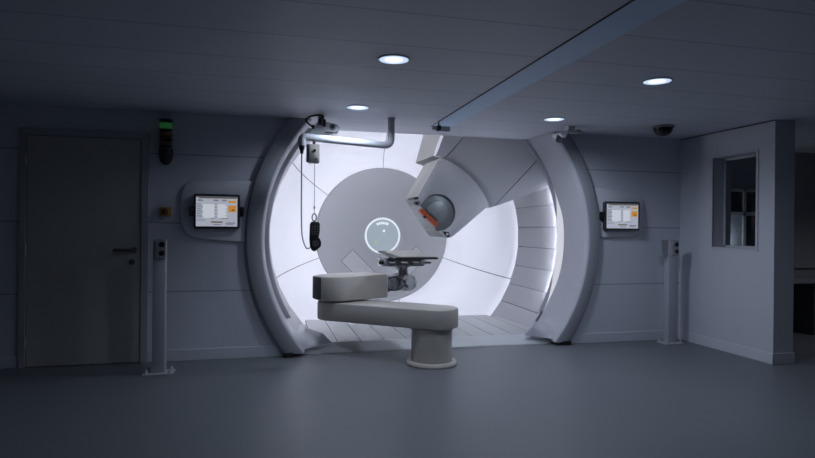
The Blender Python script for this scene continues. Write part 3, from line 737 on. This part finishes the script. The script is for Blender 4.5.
# right
t = thing('ceiling_camera', 'white ceiling camera with black lens on a metal bracket above the right rim', 'camera', (3.28, 5.8, H), cams)
bm = new(); box(bm, 3.10, 3.185, 5.70, 5.84, 2.375, 2.43, bev=0.010, rot=(0.25, Vector((3.14, 5.77, 2.4)))); obj('body', bm, M['white'], t, smooth=40)
bm = new(); cyl(bm, (3.125, 5.74, 2.385), (3.095, 5.69, 2.335), 0.027, 0.03, n=24); cyl(bm, (3.10, 5.71, 2.335), (3.15, 5.69, 2.33), 0.02, n=16); obj('lens', bm, M['black'], t, smooth=40)
bm = new(); path_tube(bm, fillet([(3.17, 5.78, 2.41), (3.24, 5.78, 2.425), (3.27, 5.78, 2.46), (3.27, 5.78, H)], 0.03), 0.016, n=12); box(bm, 3.19, 3.40, 5.70, 5.76, 2.425, 2.455, bev=0.004, rot=(0.1, Vector((3.3, 5.75, 2.47)))); box(bm, 3.22, 3.30, 5.70, 5.78, 2.455, H, bev=0.003); obj('bracket', bm, M['steel'], t, smooth=40)
bm = new(); path_tube(bm, smooth_path([(3.23, 5.745, 2.42), (3.30, 5.74, 2.455), (3.37, 5.74, 2.465), (3.41, 5.76, 2.45), (3.36, 5.74, 2.425)]), 0.010, n=10); obj('cable', bm, M['black'], t, smooth=60)
# dome
t = thing('dome_camera', 'black half dome camera on the ceiling near the right wall', 'camera', (4.2, 5.41, H))
bm = new(); lathe(bm, [(0, H - 0.002), (0.115, H - 0.002), (0.118, H - 0.012), (0.108, H - 0.022), (0, H - 0.022)], (4.2, 5.41, 0), 'Z', 36); obj('base_ring', bm, M['cord'], t, smooth=40)
bm = new(); lathe(bm, [(0.102 * math.cos(a * PI / 20), H - 0.02 - 0.092 * math.sin(a * PI / 20)) for a in range(11)], (4.2, 5.41, 0), 'Z', 36); obj('dome', bm, M['blackgloss'], t, smooth=60)

# ------------------------------------------------------------------ downlights
DL = [(0.823, 3.775, 'largest lit round downlight left of the blue strip'), (0.826, 5.37, 'lit round downlight above the bent tube arm'),
      (2.882, 3.785, 'lit round downlight nearest the top right of the ceiling'), (2.872, 5.375, 'lit round downlight by the white ceiling camera')]
PW = [38, 45, 52, 54]
CONE = [150, 166, 170, 172]
for i, (x, y, lb) in enumerate(DL):
    t = thing('downlight', lb, 'ceiling light', (x, y, H), 'round ceiling downlights')
    bm = new(); lathe(bm, [(0.098, H - 0.001), (0.112, H - 0.001), (0.112, H - 0.006), (0.104, H - 0.009), (0.098, H - 0.006)], (x, y, 0), 'Z', 40); obj('trim_ring', bm, M['white'], t, smooth=40)
    bm = new(); lathe(bm, [(0, H - 0.005), (0.1, H - 0.005), (0.1, H - 0.001), (0, H - 0.001)], (x, y, 0), 'Z', 36); obj('diffuser', bm, M['lamp'], t)
    bm = new(); lathe(bm, [(0, H - 0.009), (0.05, H - 0.008), (0.062, H - 0.005), (0, H - 0.005)], (x, y, 0), 'Z', 32); obj('bulb', bm, M['bulb'], t, label='whiter glowing centre')
    l = bpy.data.lights.new('downlight_beam', 'SPOT'); l.energy = PW[i]; l.color = (0.73, 0.83, 1.0); l.spot_size = math.radians(CONE[i]); l.spot_blend = 0.6; l.shadow_soft_size = 0.09
    lo = bpy.data.objects.new('downlight_beam', l); C.objects.link(lo); lo.location = (x, y, H - 0.03)

# unseen fill light added inside the top of the bore, above the ceiling edge
l = bpy.data.lights.new('bore_fill_light', 'AREA'); l.energy = 8; l.color = (0.93, 0.94, 1.0); l.shape = 'RECTANGLE'; l.size = 0.7; l.size_y = 0.25
lo = bpy.data.objects.new('bore_fill_light', l); C.objects.link(lo); lo.location = (1.0, 7.05, 2.78); lo.rotation_euler = (math.radians(28), 0, math.radians(-10))

# ------------------------------------------------------------------ side room furniture
dk = thing('desk', 'dark grey desk against the far wall of the side room', 'desk', (6.9, 6.2, 0))
bm = new(); box(bm, 6.2, 8.4, 5.95, 6.63, 0.685, 0.712, bev=0.004); obj('desk_top', bm, M['desk'], dk)
for x in (6.98, 8.2):
    bm = new(); box(bm, x, x + 0.28, 6.0, 6.6, 0.0, 0.685, bev=0.004); obj('side_panel', bm, M['deskdark'], dk)
bm = new(); box(bm, 6.22, 6.26, 6.0, 6.6, 0.0, 0.685, bev=0.004); obj('side_panel', bm, M['deskdark'], dk)
bm = new(); box(bm, 5.4, 8.9, 6.60, 6.645, 0.84, 0.94, bev=0.004); struct(obj('trim_5', bm, M['sidewall']), 'cable duct along the side room wall')
l = bpy.data.lights.new('side_room_fill', 'SPOT'); l.energy = 34; l.color = (0.85, 0.9, 1.0); l.spot_size = math.radians(140); l.spot_blend = 0.8; l.shadow_soft_size = 0.09  # unseen fill light added to lift the dark side room
lo = bpy.data.objects.new('side_room_fill', l); C.objects.link(lo); lo.location = (7.6, 4.6, H - 0.03)
l = bpy.data.lights.new('side_room_glow', 'POINT'); l.energy = 2.2; l.color = (0.85, 0.92, 1.0); l.shadow_soft_size = 0.02  # bare point light added to put a glow on the pale pane
lo = bpy.data.objects.new('side_room_glow', l); C.objects.link(lo); lo.location = (6.07, 6.54, 1.22)

# ------------------------------------------------------------------ world, camera, view
w = bpy.data.worlds.new('World'); sc.world = w; w.use_nodes = True
w.node_tree.nodes['Background'].inputs['Color'].default_value = (0.02, 0.025, 0.04, 1)
w.node_tree.nodes['Background'].inputs['Strength'].default_value = 0.2
cam = bpy.data.cameras.new('Camera'); cam.sensor_width = 36; cam.lens = 571.6 / 815 * 36; cam.clip_start = 0.05
co = bpy.data.objects.new('Camera', cam); C.objects.link(co)
r = Vector((0.971038, -0.238757, 0.008999)); u = Vector((-0.008325, 0.003829, 0.999958)); f = Vector((0.238782, 0.971072, -0.00173))
f = f.normalized(); r = (r - f * r.dot(f)).normalized(); u = r.cross(f)
co.matrix_world = Matrix(((r.x, u.x, -f.x, 0), (r.y, u.y, -f.y, 0), (r.z, u.z, -f.z, 1.36), (0, 0, 0, 1)))
sc.camera = co
sc.view_settings.view_transform = 'Standard'; sc.view_settings.look = 'None'; sc.view_settings.gamma = 1.0; sc.view_settings.use_curve_mapping = False
sc.view_settings.exposure = 0.0
